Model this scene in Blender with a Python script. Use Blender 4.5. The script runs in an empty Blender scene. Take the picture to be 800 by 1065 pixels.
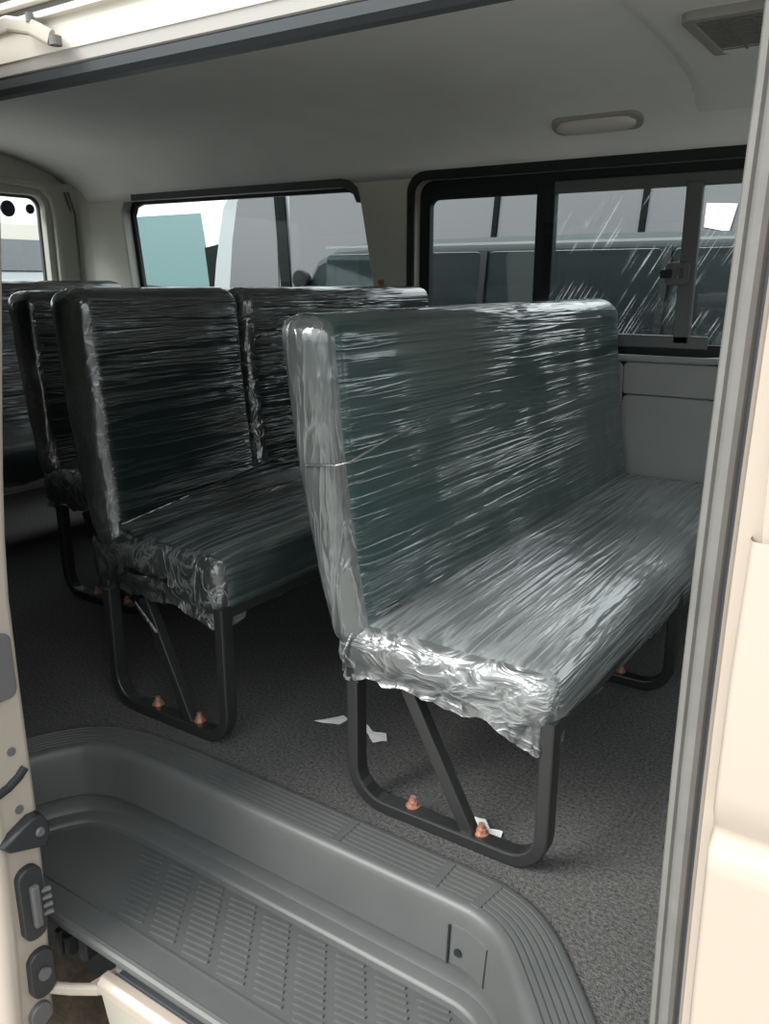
import bpy, bmesh, math, random
from mathutils import Vector, Matrix, noise, geometry
random.seed(7)
sc = bpy.context.scene
COL = sc.collection

# ------------------------------------------------------------------ camera
cam_d = bpy.data.cameras.new('camera')
cam = bpy.data.objects.new('camera', cam_d); COL.objects.link(cam)
PITCH = math.atan(242/860.0)
cam.location = (0, 0, 1.0)
cam.rotation_euler = (math.pi/2 - PITCH, 0, math.radians(33.6))
cam_d.sensor_fit = 'VERTICAL'; cam_d.sensor_height = 36.0
cam_d.lens = 860.0/1065.0*36.0
cam_d.clip_start = 0.02
sc.camera = cam

# ------------------------------------------------------------------ sky, sun, exposure
w = bpy.data.worlds.new('sky'); sc.world = w; w.use_nodes = True
nt = w.node_tree
bg = nt.nodes['Background']
tc = nt.nodes.new('ShaderNodeTexCoord'); sp = nt.nodes.new('ShaderNodeSeparateXYZ')
ns = nt.nodes.new('ShaderNodeTexNoise'); ns.inputs['Scale'].default_value = 2.2; ns.inputs['Detail'].default_value = 5
rp = nt.nodes.new('ShaderNodeValToRGB')
rp.color_ramp.elements[0].position = 0.0; rp.color_ramp.elements[0].color = (0.10, 0.11, 0.11, 1)
rp.color_ramp.elements[1].position = 0.5; rp.color_ramp.elements[1].color = (0.95, 0.98, 1.0, 1)
e = rp.color_ramp.elements.new(0.12); e.color = (0.62, 0.66, 0.68, 1)
ad = nt.nodes.new('ShaderNodeMath'); ad.operation = 'MULTIPLY_ADD'
ad.inputs[1].default_value = 0.35; 
nt.links.new(tc.outputs['Generated'], sp.inputs[0]); nt.links.new(tc.outputs['Generated'], ns.inputs['Vector'])
nt.links.new(ns.outputs['Fac'], ad.inputs[0]); nt.links.new(sp.outputs['Z'], ad.inputs[2])
sb = nt.nodes.new('ShaderNodeMath'); sb.operation = 'SUBTRACT'; sb.inputs[1].default_value = 0.17
nt.links.new(ad.outputs[0], sb.inputs[0]); nt.links.new(sb.outputs[0], rp.inputs['Fac'])
nt.links.new(rp.outputs['Color'], bg.inputs['Color'])
bg.inputs['Strength'].default_value = 0.92
sun_d = bpy.data.lights.new('sun', 'SUN'); sun = bpy.data.objects.new('sun', sun_d); COL.objects.link(sun)
sun_d.energy = 1.6; sun_d.angle = math.radians(34); sun_d.color = (1.0, 0.97, 0.91)
sun.rotation_euler = Vector((0.50, 0.72, -0.75)).to_track_quat('-Z', 'Y').to_euler()
vs = sc.view_settings
vs.view_transform = 'Standard'; vs.look = 'None'; vs.gamma = 1; vs.use_curve_mapping = False
vs.exposure = 1.6
sc.cycles.max_bounces = 10; sc.cycles.transparent_max_bounces = 16
sc.cycles.sample_clamp_indirect = 6

# ------------------------------------------------------------------ materials
def mat(name, col, rough=0.5, metal=0.0, spec=0.5, bump=None, var=None, coat=0.0):
    """bump = (scale, strength, distance); var = (scale, amount)"""
    m = bpy.data.materials.new(name); m.use_nodes = True
    t = m.node_tree; p = t.nodes['Principled BSDF']
    p.inputs['Base Color'].default_value = (*col, 1); p.inputs['Roughness'].default_value = rough
    p.inputs['Metallic'].default_value = metal; p.inputs['Specular IOR Level'].default_value = spec
    p.inputs['Coat Weight'].default_value = coat; p.inputs['Coat Roughness'].default_value = 0.08
    c = t.nodes.new('ShaderNodeTexCoord')
    if bump:
        n = t.nodes.new('ShaderNodeTexNoise'); n.inputs['Scale'].default_value = bump[0]; n.inputs['Detail'].default_value = 4
        b = t.nodes.new('ShaderNodeBump'); b.inputs['Strength'].default_value = bump[1]; b.inputs['Distance'].default_value = bump[2]
        t.links.new(c.outputs['Object'], n.inputs['Vector']); t.links.new(n.outputs['Fac'], b.inputs['Height'])
        t.links.new(b.outputs['Normal'], p.inputs['Normal'])
    if var:
        n = t.nodes.new('ShaderNodeTexNoise'); n.inputs['Scale'].default_value = var[0]; n.inputs['Detail'].default_value = 6
        n.inputs['Roughness'].default_value = 0.65
        r = t.nodes.new('ShaderNodeValToRGB')
        r.color_ramp.elements[0].position = 0.3; r.color_ramp.elements[1].position = 0.7
        r.color_ramp.elements[0].color = (*[x*(1-var[1]) for x in col], 1)
        r.color_ramp.elements[1].color = (*[min(1, x*(1+var[1])) for x in col], 1)
        t.links.new(c.outputs['Object'], n.inputs['Vector']); t.links.new(n.outputs['Fac'], r.inputs['Fac'])
        t.links.new(r.outputs['Color'], p.inputs['Base Color'])
    return m

def film(name, scale, base=(0.012, 0.045, 0.042), milk=0.10, streak=0.35, bump=0.5, dist=0.004, rough=0.07, lo=0.80, hi=0.95, rot=(0, 0, 0), calm=(0.35, 0.62), power=7.0, distort=0.25, detail=3.0, soft=0.5):
    """clear stretch film drawn tight over dark vinyl: a glossy wrinkled coat, milky along the folds where it lies in several layers"""
    m = bpy.data.materials.new(name); m.use_nodes = True
    t = m.node_tree; p = t.nodes['Principled BSDF']; N = t.nodes.new; L = t.links.new
    def mth(op, a, b=None, c=None, cl=False):
        k = N('ShaderNodeMath'); k.operation = op; k.use_clamp = cl
        for i, v in enumerate((a, b, c)):
            if v is None: continue
            if isinstance(v, (int, float)): k.inputs[i].default_value = v
            else: L(v, k.inputs[i])
        return k.outputs[0]
    def smooth(v, lo_, hi_):
        k = N('ShaderNodeMapRange'); k.interpolation_type = 'SMOOTHSTEP'; k.inputs['From Min'].default_value = lo_; k.inputs['From Max'].default_value = hi_
        L(v, k.inputs['Value']); return k.outputs[0]
    c = N('ShaderNodeTexCoord')
    mp = N('ShaderNodeMapping'); mp.inputs['Scale'].default_value = scale; mp.inputs['Rotation'].default_value = rot
    L(c.outputs['Object'], mp.inputs['Vector'])
    n1 = N('ShaderNodeTexNoise'); n1.inputs['Scale'].default_value = 1.0; n1.inputs['Detail'].default_value = detail; n1.inputs['Roughness'].default_value = 0.55
    n1.inputs['Distortion'].default_value = distort; L(mp.outputs[0], n1.inputs['Vector'])
    rid = mth('SUBTRACT', 1.0, mth('ABSOLUTE', mth('MULTIPLY_ADD', n1.outputs['Fac'], 2.0, -1.0)))
    n2 = N('ShaderNodeTexNoise'); n2.inputs['Scale'].default_value = 3.6; n2.inputs['Detail'].default_value = 2.0
    L(c.outputs['Object'], n2.inputs['Vector'])
    patch = mth('MULTIPLY_ADD', smooth(n2.outputs['Fac'], *calm), 0.88, 0.12)
    fold = smooth(rid, lo, hi)
    milkf = mth('ADD', mth('MULTIPLY', mth('MULTIPLY', fold, streak), patch), mth('MULTIPLY', patch, milk), None, True)
    mc = N('ShaderNodeMix'); mc.data_type = 'RGBA'; L(milkf, mc.inputs[0]); mc.inputs[6].default_value = (*base, 1); mc.inputs[7].default_value = (0.62, 0.66, 0.67, 1)
    L(mc.outputs[2], p.inputs['Base Color'])
    h = mth('MULTIPLY', mth('ADD', mth('MULTIPLY', n1.outputs['Fac'], soft), mth('POWER', rid, power)), patch)
    bp = N('ShaderNodeBump'); bp.inputs['Strength'].default_value = bump; bp.inputs['Distance'].default_value = dist; L(h, bp.inputs['Height'])
    L(bp.outputs[0], p.inputs['Normal']); L(bp.outputs[0], p.inputs['Coat Normal'])
    p.inputs['Roughness'].default_value = 0.32; p.inputs['Specular IOR Level'].default_value = 0.6
    p.inputs['Coat Weight'].default_value = 1.0; p.inputs['Coat Roughness'].default_value = rough; p.inputs['Coat IOR'].default_value = 1.75
    return m

def glass(name, tint=(0.9, 0.93, 0.93), pale_streaks=False):
    m = bpy.data.materials.new(name); m.use_nodes = True
    t = m.node_tree; t.nodes.clear(); N = t.nodes.new; L = t.links.new
    out = N('ShaderNodeOutputMaterial')
    tr = N('ShaderNodeBsdfTransparent'); tr.inputs['Color'].default_value = (*tint, 1)
    gl = N('ShaderNodeBsdfGlossy'); gl.inputs['Roughness'].default_value = 0.02
    fr = N('ShaderNodeFresnel'); fr.inputs['IOR'].default_value = 1.45
    ge = N('ShaderNodeNewGeometry'); iv = N('ShaderNodeMath'); iv.operation = 'SUBTRACT'; iv.inputs[0].default_value = 1.0; L(ge.outputs['Backfacing'], iv.inputs[1])
    ff = N('ShaderNodeMath'); ff.operation = 'MULTIPLY'; L(fr.outputs[0], ff.inputs[0]); L(iv.outputs[0], ff.inputs[1])
    mx = N('ShaderNodeMixShader'); L(ff.outputs[0], mx.inputs[0]); L(tr.outputs[0], mx.inputs[1]); L(gl.outputs[0], mx.inputs[2])
    last = mx
    if pale_streaks:      # slanted pale translucent streaks, in patches over the pane
        c = N('ShaderNodeTexCoord'); mp = N('ShaderNodeMapping')
        mp0 = N('ShaderNodeMapping'); mp0.inputs['Rotation'].default_value = (0, math.radians(-30), 0); mp.inputs['Scale'].default_value = (120, 1, 3.4)
        L(c.outputs['Object'], mp0.inputs[0])
        n = N('ShaderNodeTexNoise'); n.inputs['Scale'].default_value = 1; n.inputs['Detail'].default_value = 3
        L(mp0.outputs[0], mp.inputs[0]); L(mp.outputs[0], n.inputs['Vector'])
        r = N('ShaderNodeMapRange'); r.interpolation_type = 'SMOOTHSTEP'; r.inputs['From Min'].default_value = 0.54; r.inputs['From Max'].default_value = 0.68
        L(n.outputs['Fac'], r.inputs['Value'])
        n2 = N('ShaderNodeTexNoise'); n2.inputs['Scale'].default_value = 5.0; L(c.outputs['Object'], n2.inputs['Vector'])
        r2 = N('ShaderNodeMapRange'); r2.interpolation_type = 'SMOOTHSTEP'; r2.inputs['From Min'].default_value = 0.47; r2.inputs['From Max'].default_value = 0.60
        L(n2.outputs['Fac'], r2.inputs['Value'])
        k = N('ShaderNodeMath'); k.operation = 'MULTIPLY'; L(r.outputs[0], k.inputs[0]); L(r2.outputs[0], k.inputs[1])
        k2 = N('ShaderNodeMath'); k2.operation = 'MULTIPLY'; k2.inputs[1].default_value = 0.30; L(k.outputs[0], k2.inputs[0])
        tl = N('ShaderNodeBsdfTranslucent'); tl.inputs['Color'].default_value = (0.9, 0.9, 0.9, 1)
        mx2 = N('ShaderNodeMixShader'); L(k2.outputs[0], mx2.inputs[0]); L(mx.outputs[0], mx2.inputs[1]); L(tl.outputs[0], mx2.inputs[2]); last = mx2
    L(last.outputs[0], out.inputs['Surface'])
    return m

M = dict(
    cream=mat('cream_paint', (0.40, 0.345, 0.29), 0.28, coat=0.5),
    creamdull=mat('cream_paint_inner', (0.42, 0.39, 0.335), 0.4),
    head=mat('headliner_fabric', (0.80, 0.81, 0.80), 0.9, spec=0.1, bump=(260, 0.15, 0.002), var=(3, 0.05)),
    trim=mat('trim_plastic_beige', (0.55, 0.54, 0.49), 0.6, spec=0.3, bump=(400, 0.1, 0.001)),
    vinylwall=mat('grey_side_panel', (0.27, 0.275, 0.27), 0.55, spec=0.35, bump=(300, 0.25, 0.001), var=(6, 0.06)),
    sill=mat('grey_sill', (0.26, 0.27, 0.27), 0.4),
    rubber=mat('black_rubber', (0.012, 0.016, 0.018), 0.55, spec=0.35),
    seal=mat('grey_weather_seal', (0.145, 0.145, 0.137), 0.6, spec=0.3, bump=(60, 0.2, 0.002), var=(9, 0.12)),
    dseal=mat('dark_slate_seal', (0.045, 0.052, 0.06), 0.5),
    alu=mat('grey_drip_trim', (0.42, 0.41, 0.39), 0.45),
    carpet=mat('charcoal_carpet', (0.088, 0.088, 0.086), 1.0, spec=0.05, bump=(300, 0.9, 0.005), var=(150, 0.6)),
    step=mat('grey_step_plastic', (0.074, 0.078, 0.077), 0.42, spec=0.45, bump=(700, 0.18, 0.0006), var=(5, 0.08)),
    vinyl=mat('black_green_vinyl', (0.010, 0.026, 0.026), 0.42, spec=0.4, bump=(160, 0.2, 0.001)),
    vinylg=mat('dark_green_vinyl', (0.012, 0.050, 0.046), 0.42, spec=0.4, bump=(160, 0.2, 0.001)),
    steel=mat('black_painted_steel', (0.018, 0.019, 0.019), 0.35, spec=0.55, bump=(90, 0.15, 0.001)),
    copper=mat('copper_bolt', (0.50, 0.27, 0.20), 0.45, metal=0.6),
    paper=mat('white_paper', (0.75, 0.76, 0.74), 0.7),
    lamp=mat('lamp_lens', (0.62, 0.60, 0.57), 0.35),
    lampb=mat('lamp_base', (0.34, 0.33, 0.31), 0.5),
    ventm=mat('vent_grey', (0.19, 0.19, 0.185), 0.6),
    latch=mat('latch_grey_plastic', (0.10, 0.10, 0.10), 0.4),
    frameg=mat('grey_sash_metal', (0.105, 0.11, 0.11), 0.45),
    asphalt=mat('concrete_yard', (0.27, 0.26, 0.235), 0.95, spec=0.1, bump=(60, 0.3, 0.004), var=(9, 0.25)),
    silver=mat('silver_grey_paint', (0.33, 0.35, 0.36), 0.3, metal=0.2, coat=0.6),
    dark=mat('dark_green_paint', (0.017, 0.026, 0.028), 0.55, spec=0.3),
    carglass=mat('dark_car_glass', (0.02, 0.028, 0.03), 0.06, spec=0.9),
    greyglass=mat('sky_grey_car_glass', (0.11, 0.11, 0.115), 0.10, spec=0.8),
    teal=mat('teal_windscreen_glass', (0.125, 0.205, 0.21), 0.15, spec=0.6),
    cream_lit=mat('cream_paint_lit_header', (0.80, 0.765, 0.70), 0.35),  # body cream with strong light put into the colour
    black=mat('matt_black_trim', (0.004, 0.005, 0.005), 0.8, spec=0.1),
    under_shade=mat('painted_under_van_shade', (0.045, 0.036, 0.026), 0.95, spec=0.1, bump=(50, 0.6, 0.006), var=(14, 0.4)),  # dark brown carrying the under-van shade in its colour
    white=mat('white_paint', (0.85, 0.85, 0.82), 0.3, coat=0.5),
    tyre=mat('tyre_rubber', (0.02, 0.02, 0.02), 0.8),
    hub=mat('wheel_steel', (0.35, 0.35, 0.36), 0.35, metal=0.8),
    rust=mat('rusty_orange', (0.42, 0.20, 0.08), 0.7, var=(60, 0.4)),
    bumper=mat('black_rubber_stop', (0.022, 0.024, 0.026), 0.45, bump=(80, 0.2, 0.002)),
    glass=glass('window_glass'),
    glass_streaked=glass('window_glass_with_streaks', pale_streaks=True),
    tint=glass('tinted_window_glass', (0.10, 0.12, 0.12)),
)
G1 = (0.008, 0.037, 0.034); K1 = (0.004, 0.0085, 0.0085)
F = dict(
    back=film('film_on_backrest', (26, 1.1, 40), G1, milk=0.035, streak=0.14, bump=0.9, dist=0.006, calm=(0.40, 0.66), lo=0.90, hi=0.99, rot=(math.radians(3), 0, 0)),
    seat=film('film_on_seat', (34, 1.5, 34), (0.030, 0.042, 0.042), milk=0.15, streak=0.20, bump=0.7, dist=0.005, rough=0.10, lo=0.80, hi=0.98, rot=(0, 0, math.radians(-7)), calm=(0.2, 0.6)),
    end=film('film_bunched_on_end', (12, 12, 26), (0.045, 0.05, 0.05), milk=0.06, streak=0.22, bump=0.55, dist=0.005, rough=0.14, lo=0.80, hi=0.99, calm=(0.15, 0.5), distort=0.9, detail=3, power=5),
    side=film('film_on_backrest_end', (30, 26, 5), (0.035, 0.043, 0.043), milk=0.06, streak=0.10, bump=0.6, dist=0.005, rough=0.12, lo=0.85, hi=0.99, calm=(0.2, 0.6), distort=0.5),
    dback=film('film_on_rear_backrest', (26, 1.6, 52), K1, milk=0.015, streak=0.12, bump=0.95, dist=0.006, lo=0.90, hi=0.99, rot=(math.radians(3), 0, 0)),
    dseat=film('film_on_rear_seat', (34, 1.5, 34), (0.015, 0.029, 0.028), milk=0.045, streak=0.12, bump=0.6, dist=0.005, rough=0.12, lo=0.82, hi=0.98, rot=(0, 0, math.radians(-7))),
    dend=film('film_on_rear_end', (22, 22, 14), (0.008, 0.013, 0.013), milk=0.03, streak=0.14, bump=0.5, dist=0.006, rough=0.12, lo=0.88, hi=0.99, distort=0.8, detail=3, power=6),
)

# ------------------------------------------------------------------ helpers
def setp(o, label=None, cat=None, group=None, kind=None):
    if label: o['label'] = label
    if cat: o['category'] = cat
    if group: o['group'] = group
    if kind: o['kind'] = kind
    return o
def empty(name, loc, label, cat, group=None, kind=None, rz=0):
    o = bpy.data.objects.new(name, None); COL.objects.link(o); o.location = loc; o.rotation_euler.z = rz
    o.empty_display_size = 0.1
    return setp(o, label, cat, group, kind)
def link(name, bm, mats, parent=None, smooth=False, wloc=True, bevel=0, sub=0):
    """bm is given in world coordinates; under a parent it is moved into the parent's space"""
    me = bpy.data.meshes.new(name)
    bmesh.ops.recalc_face_normals(bm, faces=bm.faces[:])
    if parent is not None and wloc:
        bm.transform((Matrix.Translation(parent_world(parent))).inverted())
    bm.to_mesh(me); bm.free()
    for m in (mats if isinstance(mats, (list, tuple)) else [mats]): me.materials.append(m)
    if smooth:
        for p in me.polygons: p.use_smooth = True
    o = bpy.data.objects.new(name, me); COL.objects.link(o)
    if parent is not None: o.parent = parent
    if bevel:
        b = o.modifiers.new('bevel', 'BEVEL'); b.width = bevel; b.segments = 2; b.limit_method = 'ANGLE'; b.angle_limit = math.radians(40)
        if not smooth:
            pass
    return o
def parent_world(p):
    v = Vector((0, 0, 0))
    while p is not None:
        v = v + p.location; p = p.parent
    return v
def box(bm, x0, x1, y0, y1, z0, z1):
    vs = [bm.verts.new(v) for v in ((x0,y0,z0),(x1,y0,z0),(x1,y1,z0),(x0,y1,z0),(x0,y0,z1),(x1,y0,z1),(x1,y1,z1),(x0,y1,z1))]
    for f in ((3,2,1,0),(4,5,6,7),(0,1,5,4),(1,2,6,5),(2,3,7,6),(3,0,4,7)): bm.faces.new([vs[i] for i in f])
    return vs
def sweep(bm, path, section, closed=False, cap=True, up=Vector((0, 1, 0)), close_sec=True):
    """section: list of (u,v); u along side vector, v along 'up' made perpendicular"""
    P = [Vector(p) for p in path]; n = len(P); rings = []
    for i, p in enumerate(P):
        a = P[(i-1) % n] if (closed or i > 0) else p; b = P[(i+1) % n] if (closed or i < n-1) else p
        d = (b-a).normalized()
        s = d.cross(up)
        if s.length < 1e-4: s = d.orthogonal()
        s.normalize(); u2 = s.cross(d).normalized()
        # widen at corners
        k = 1.0
        if (closed or 0 < i < n-1):
            d1 = (p-a).normalized(); k = 1/max(0.5, d1.dot(d))
        rings.append([bm.verts.new(p + s*u*k + u2*v) for u, v in section])
    m = len(section); rng = range(n if closed else n-1)
    for i in rng:
        r0, r1 = rings[i], rings[(i+1) % n]
        for j in range(m if close_sec else m-1):
            bm.faces.new((r0[j], r0[(j+1) % m], r1[(j+1) % m], r1[j]))
    if cap and not closed and close_sec:
        bm.faces.new(rings[0][::-1]); bm.faces.new(rings[-1])
    return rings
def rect(w, h, r=0.0):
    if r <= 0: return [(-w/2,-h/2),(w/2,-h/2),(w/2,h/2),(-w/2,h/2)]
    out = []
    for cx, cy, a0 in ((w/2-r,-h/2+r,-90),(w/2-r,h/2-r,0),(-w/2+r,h/2-r,90),(-w/2+r,-h/2+r,180)):
        for k in range(3):
            a = math.radians(a0+45*k); out.append((cx+r*math.cos(a), cy+r*math.sin(a)))
    return out
def circ(r, n=10): return [(r*math.cos(2*math.pi*k/n), r*math.sin(2*math.pi*k/n)) for k in range(n)]
def cyl(bm, c, axis, r, h, n=16, r2=None):
    c = Vector(c); ax = Vector(axis).normalized(); a = ax.orthogonal().normalized(); b = ax.cross(a)
    r2 = r if r2 is None else r2
    lo = [bm.verts.new(c - ax*h/2 + (a*math.cos(t)+b*math.sin(t))*r) for t in [2*math.pi*k/n for k in range(n)]]
    hi = [bm.verts.new(c + ax*h/2 + (a*math.cos(t)+b*math.sin(t))*r2) for t in [2*math.pi*k/n for k in range(n)]]
    for k in range(n): bm.faces.new((lo[k], lo[(k+1) % n], hi[(k+1) % n], hi[k]))
    bm.faces.new(lo[::-1]); bm.faces.new(hi)
def rrect(x0, x1, z0, z1, r, n=6):
    """rounded rectangle outline, r = one radius or four (bl, br, tr, tl)"""
    rs = r if isinstance(r, (tuple, list)) else (r,)*4
    out = []
    for (cx, cz, a0), rr in zip(((x0,z0,180),(x1,z0,270),(x1,z1,0),(x0,z1,90)), rs):
        ox = cx + (rr if cx == x0 else -rr); oz = cz + (rr if cz == z0 else -rr)
        for k in range(n+1):
            a = math.radians(a0 + 90*k/n); out.append((ox+rr*math.cos(a), oz+rr*math.sin(a)))
    return out
def plate(outer, holes, depth, bev=0.0):
    """flat plate with holes as bmesh, in local x,y; thickness along z from 0 to depth"""
    cu = bpy.data.curves.new('tmp', 'CURVE'); cu.dimensions = '2D'; cu.fill_mode = 'BOTH'; cu.extrude = depth/2 - bev; cu.bevel_depth = bev; cu.bevel_resolution = 2
    for pts in [outer] + list(holes):
        s = cu.splines.new('POLY'); s.points.add(len(pts)-1); s.use_cyclic_u = True
        for p, q in zip(s.points, pts): p.co = (q[0], q[1], 0, 1)
    o = bpy.data.objects.new('tmp', cu); COL.objects.link(o)
    dg = bpy.context.evaluated_depsgraph_get(); me = bpy.data.meshes.new_from_object(o.evaluated_get(dg))
    bm = bmesh.new(); bm.from_mesh(me)
    bpy.data.objects.remove(o); bpy.data.curves.remove(cu); bpy.data.meshes.remove(me)
    bmesh.ops.translate(bm, verts=bm.verts[:], vec=(0, 0, depth/2))
    bmesh.ops.remove_doubles(bm, verts=bm.verts[:], dist=1e-5)
    return bm
def plate_xz(outer, holes, y0, y1, bev=0.0):
    bm = plate(outer, holes, y1-y0, bev)
    bm.transform(Matrix(((1,0,0,0),(0,0,1,y0),(0,1,0,0),(0,0,0,1)))); return bm
def plate_yz(outer, holes, x0, x1, bev=0.0):
    bm = plate(outer, holes, x1-x0, bev)
    bm.transform(Matrix(((0,0,1,x0),(1,0,0,0),(0,1,0,0),(0,0,0,1)))); return bm
def plate_xy(outer, holes, z0, z1, bev=0.0):
    bm = plate(outer, holes, z1-z0, bev); bmesh.ops.translate(bm, verts=bm.verts[:], vec=(0,0,z0)); return bm
def fbm(p, o=3):
    s = 0; a = 1
    for k in range(o): s += a*noise.noise(p); p = p*2.03 + Vector((7.1, 3.3, 1.7)); a *= 0.5
    return s
def sst(a, b, x):
    t = max(0, min(1, (x-a)/(b-a))); return t*t*(3-2*t)

# ------------------------------------------------------------------ the van's shell
YW = 2.74            # inner face of the far side wall
XR = -3.65           # inner face of the rear wall
XF = 1.30            # front end of the modelled cabin
# floor with the step well cut out along the carpet edge
EDGE = [(-1.60, 0.90), (-1.565, 0.975), (-1.51, 1.045), (-1.44, 1.085), (-1.36, 1.103), (-1.2, 1.108), (-0.95, 1.108), (-0.7, 1.106), (-0.53, 1.104),
        (-0.475, 1.098), (-0.42, 1.078), (-0.37, 1.043), (-0.32, 0.99), (-0.265, 0.925), (-0.215, 0.86), (-0.19, 0.82)]
fl = [(XR, 0.86)] + [(-1.62, 0.86)] + EDGE[:-2] + [(-0.215, 0.88), (XF, 0.88), (XF, YW+0.03), (XR, YW+0.03)]
bm = plate_xy(fl, [], -0.05, 0.0)
setp(link('floor', bm, M['carpet']), 'charcoal grey carpet covering the van floor', 'floor', kind='structure')

# far side wall: two windows, and an unseen front opening added for light
bm = plate_xz([(XR-0.05, -0.1), (XF, -0.1), (XF, 1.42), (XR-0.05, 1.42)],
              [rrect(-1.70, -0.40, 0.745, 1.354, (0.10, 0.12, 0.08, 0.06)), rrect(0.05, 1.15, 0.62, 1.34, 0.08),
               [(-3.262, 0.88), (-3.20, 0.80), (-1.90, 0.80), (-1.85, 0.86), (-1.868, 0.98), (-1.925, 1.28), (-1.95, 1.335), (-2.0, 1.355), (-3.24, 1.362), (-3.285, 1.35), (-3.305, 1.31)]],
              YW, YW+0.075, 0.006)
wall = setp(link('wall_far', bm, M['trim']), 'beige inner side wall opposite the open door', 'wall', kind='structure')
# lower lining of the far wall
lin = empty('trim_1', (-1.0, YW, 0.3), 'grey vinyl lining panels below the sliding window', 'trim', kind='structure')
bm = plate_xz(rrect(-0.862, 0.9, 0.03, 0.628, 0.02), [], YW-0.014, YW+0.01, 0.005); link('lower_panel', bm, M['vinylwall'], lin)
bm = plate_xz(rrect(-0.862, 0.9, 0.640, 0.735, 0.012), [], YW-0.014, YW+0.01, 0.005); link('upper_panel', bm, M['vinylwall'], lin)
bm = plate_xz(rrect(-3.6, -0.872, 0.03, 0.735, 0.02), [], YW-0.014, YW+0.01, 0.005); link('rear_panel', bm, M['vinylwall'], lin)
bm = bmesh.new(); box(bm, -3.6, 0.9, YW-0.004, YW+0.01, 0.02, 0.74); link('panel_seam', bm, M['rubber'], lin)
# sill moulding following the lower window edge
bm = bmesh.new()
pth = [(-1.64, YW-0.006, 0.752), (-0.62, YW-0.006, 0.752), (-0.54, YW-0.006, 0.757), (-0.48, YW-0.006, 0.772), (-0.43, YW-0.006, 0.803), (-0.405, YW-0.006, 0.85), (-0.40, YW-0.006, 1.2)]
sweep(bm, pth, rect(0.022, 0.03, 0.008)); link('window_sill', bm, M['sill'], lin, smooth=False)

# sliding window in the far wall
def ring_xz(x0, x1, z0, z1, wd, r, y0, y1, bev=0.003):
    ri = max(0.01, r-wd*0.6)
    return plate_xz(rrect(x0, x1, z0, z1, r), [rrect(x0+wd, x1-wd, z0+wd, z1-wd, ri)], y0, y1, bev)
wn = empty('window_1', (-1.05, YW+0.03, 1.0), 'long black framed sliding window above the front bench', 'window', kind='structure')
link('rubber_seal', plate_xz(rrect(-1.715, -0.385, 0.73, 1.372, (0.11, 0.13, 0.09, 0.07)), [rrect(-1.690, -0.41, 0.757, 1.346, (0.09, 0.11, 0.07, 0.05))], YW-0.008, YW+0.004, 0.003), M['rubber'], wn)
link('opening_lining', plate_xz(rrect(-1.698, -0.402, 0.748, 1.352, (0.10, 0.12, 0.08, 0.06)), [rrect(-1.692, -0.408, 0.754, 1.346, (0.094, 0.114, 0.074, 0.054))], YW+0.004, YW+0.055, 0.001), M['creamdull'], wn)
link('window_frame', plate_xz(rrect(-1.690, -0.41, 0.757, 1.346, (0.09, 0.11, 0.07, 0.05)), [rrect(-1.652, -0.44, 0.795, 1.283, (0.05, 0.07, 0.02, 0.03))], YW+0.045, YW+0.075, 0.003), M['rubber'], wn)
bm = bmesh.new(); box(bm, -1.225, -1.158, YW+0.036, YW+0.07, 0.785, 1.30); link('mullion', bm, M['rubber'], wn, bevel=0.004)
# sliding sash with a grey metal edge
bm = bmesh.new(); box(bm, -0.727, -0.676, YW+0.022, YW+0.046, 0.80, 1.288); link('sash_stile', bm, M['frameg'], wn, bevel=0.004)
bm = bmesh.new(); box(bm, -1.16, -0.62, YW+0.022, YW+0.046, 0.785, 0.826); link('sash_rail', bm, M['frameg'], wn, bevel=0.004)
bm = bmesh.new(); box(bm, -1.16, -0.42, YW+0.03, YW+0.046, 1.275, 1.315); link('top_track', bm, M['frameg'], wn, bevel=0.004)
for (a, b_, g) in ((-1.655, -1.19, 'glass'), (-1.19, -0.70, 'glass_streaked'), (-0.70, -0.43, 'glass_streaked')):
    y = YW + (0.056 if a < -1.2 or a > -0.71 else 0.034)
    bm = bmesh.new(); box(bm, a, b_, y, y+0.004, 0.785, 1.295); link('pane', bm, M[g], wn)
lt = None
bm = plate_xz(rrect(-0.762, -0.692, 0.985, 1.048, 0.014), [rrect(-0.732, -0.706, 1.0, 1.034, 0.008)], YW+0.004, YW+0.022, 0.003)
lt = link('latch', bm, M['latch'], wn)
bm = bmesh.new(); box(bm, -0.778, -0.742, YW-0.004, YW+0.012, 1.003, 1.03); link('latch_tab', bm, M['rubber'], lt, bevel=0.004)
sc_ = None
# quarter window
w2 = empty('window_2', (-2.6, YW+0.04, 1.1), 'fixed rear side window with grey van behind it', 'window', kind='structure')
q_in = [(-3.262, 0.88), (-3.20, 0.80), (-1.90, 0.80), (-1.85, 0.86), (-1.868, 0.98), (-1.925, 1.28), (-1.95, 1.335), (-2.0, 1.355), (-3.24, 1.362), (-3.285, 1.35), (-3.305, 1.31)]
cx_, cz_ = -2.58, 1.08
def shr(pts, d):
    out = []
    for x, z in pts:
        dx, dz = x-cx_, z-cz_
        out.append((cx_ + dx - math.copysign(d, dx)*(1 if abs(dx) > 0.45 else abs(dx)/0.45), cz_ + dz - math.copysign(d, dz)))
    return out
link('window_frame', plate_xz(shr(q_in, -0.004), [shr(q_in, 0.024)], YW+0.05, YW+0.072, 0.003), M['rubber'], w2)
link('top_seal', plate_xz([(-3.22, 1.350), (-2.02, 1.342), (-1.965, 1.325), (-1.945, 1.285), (-1.932, 1.29), (-1.945, 1.335), (-1.98, 1.362), (-2.02, 1.370), (-3.22, 1.374)], [], YW-0.006, YW+0.04, 0.002), M['dseal'], w2)
link('pane', plate_xz(shr(q_in, 0.015), [], YW+0.058, YW+0.062), M['glass'], w2)
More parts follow.
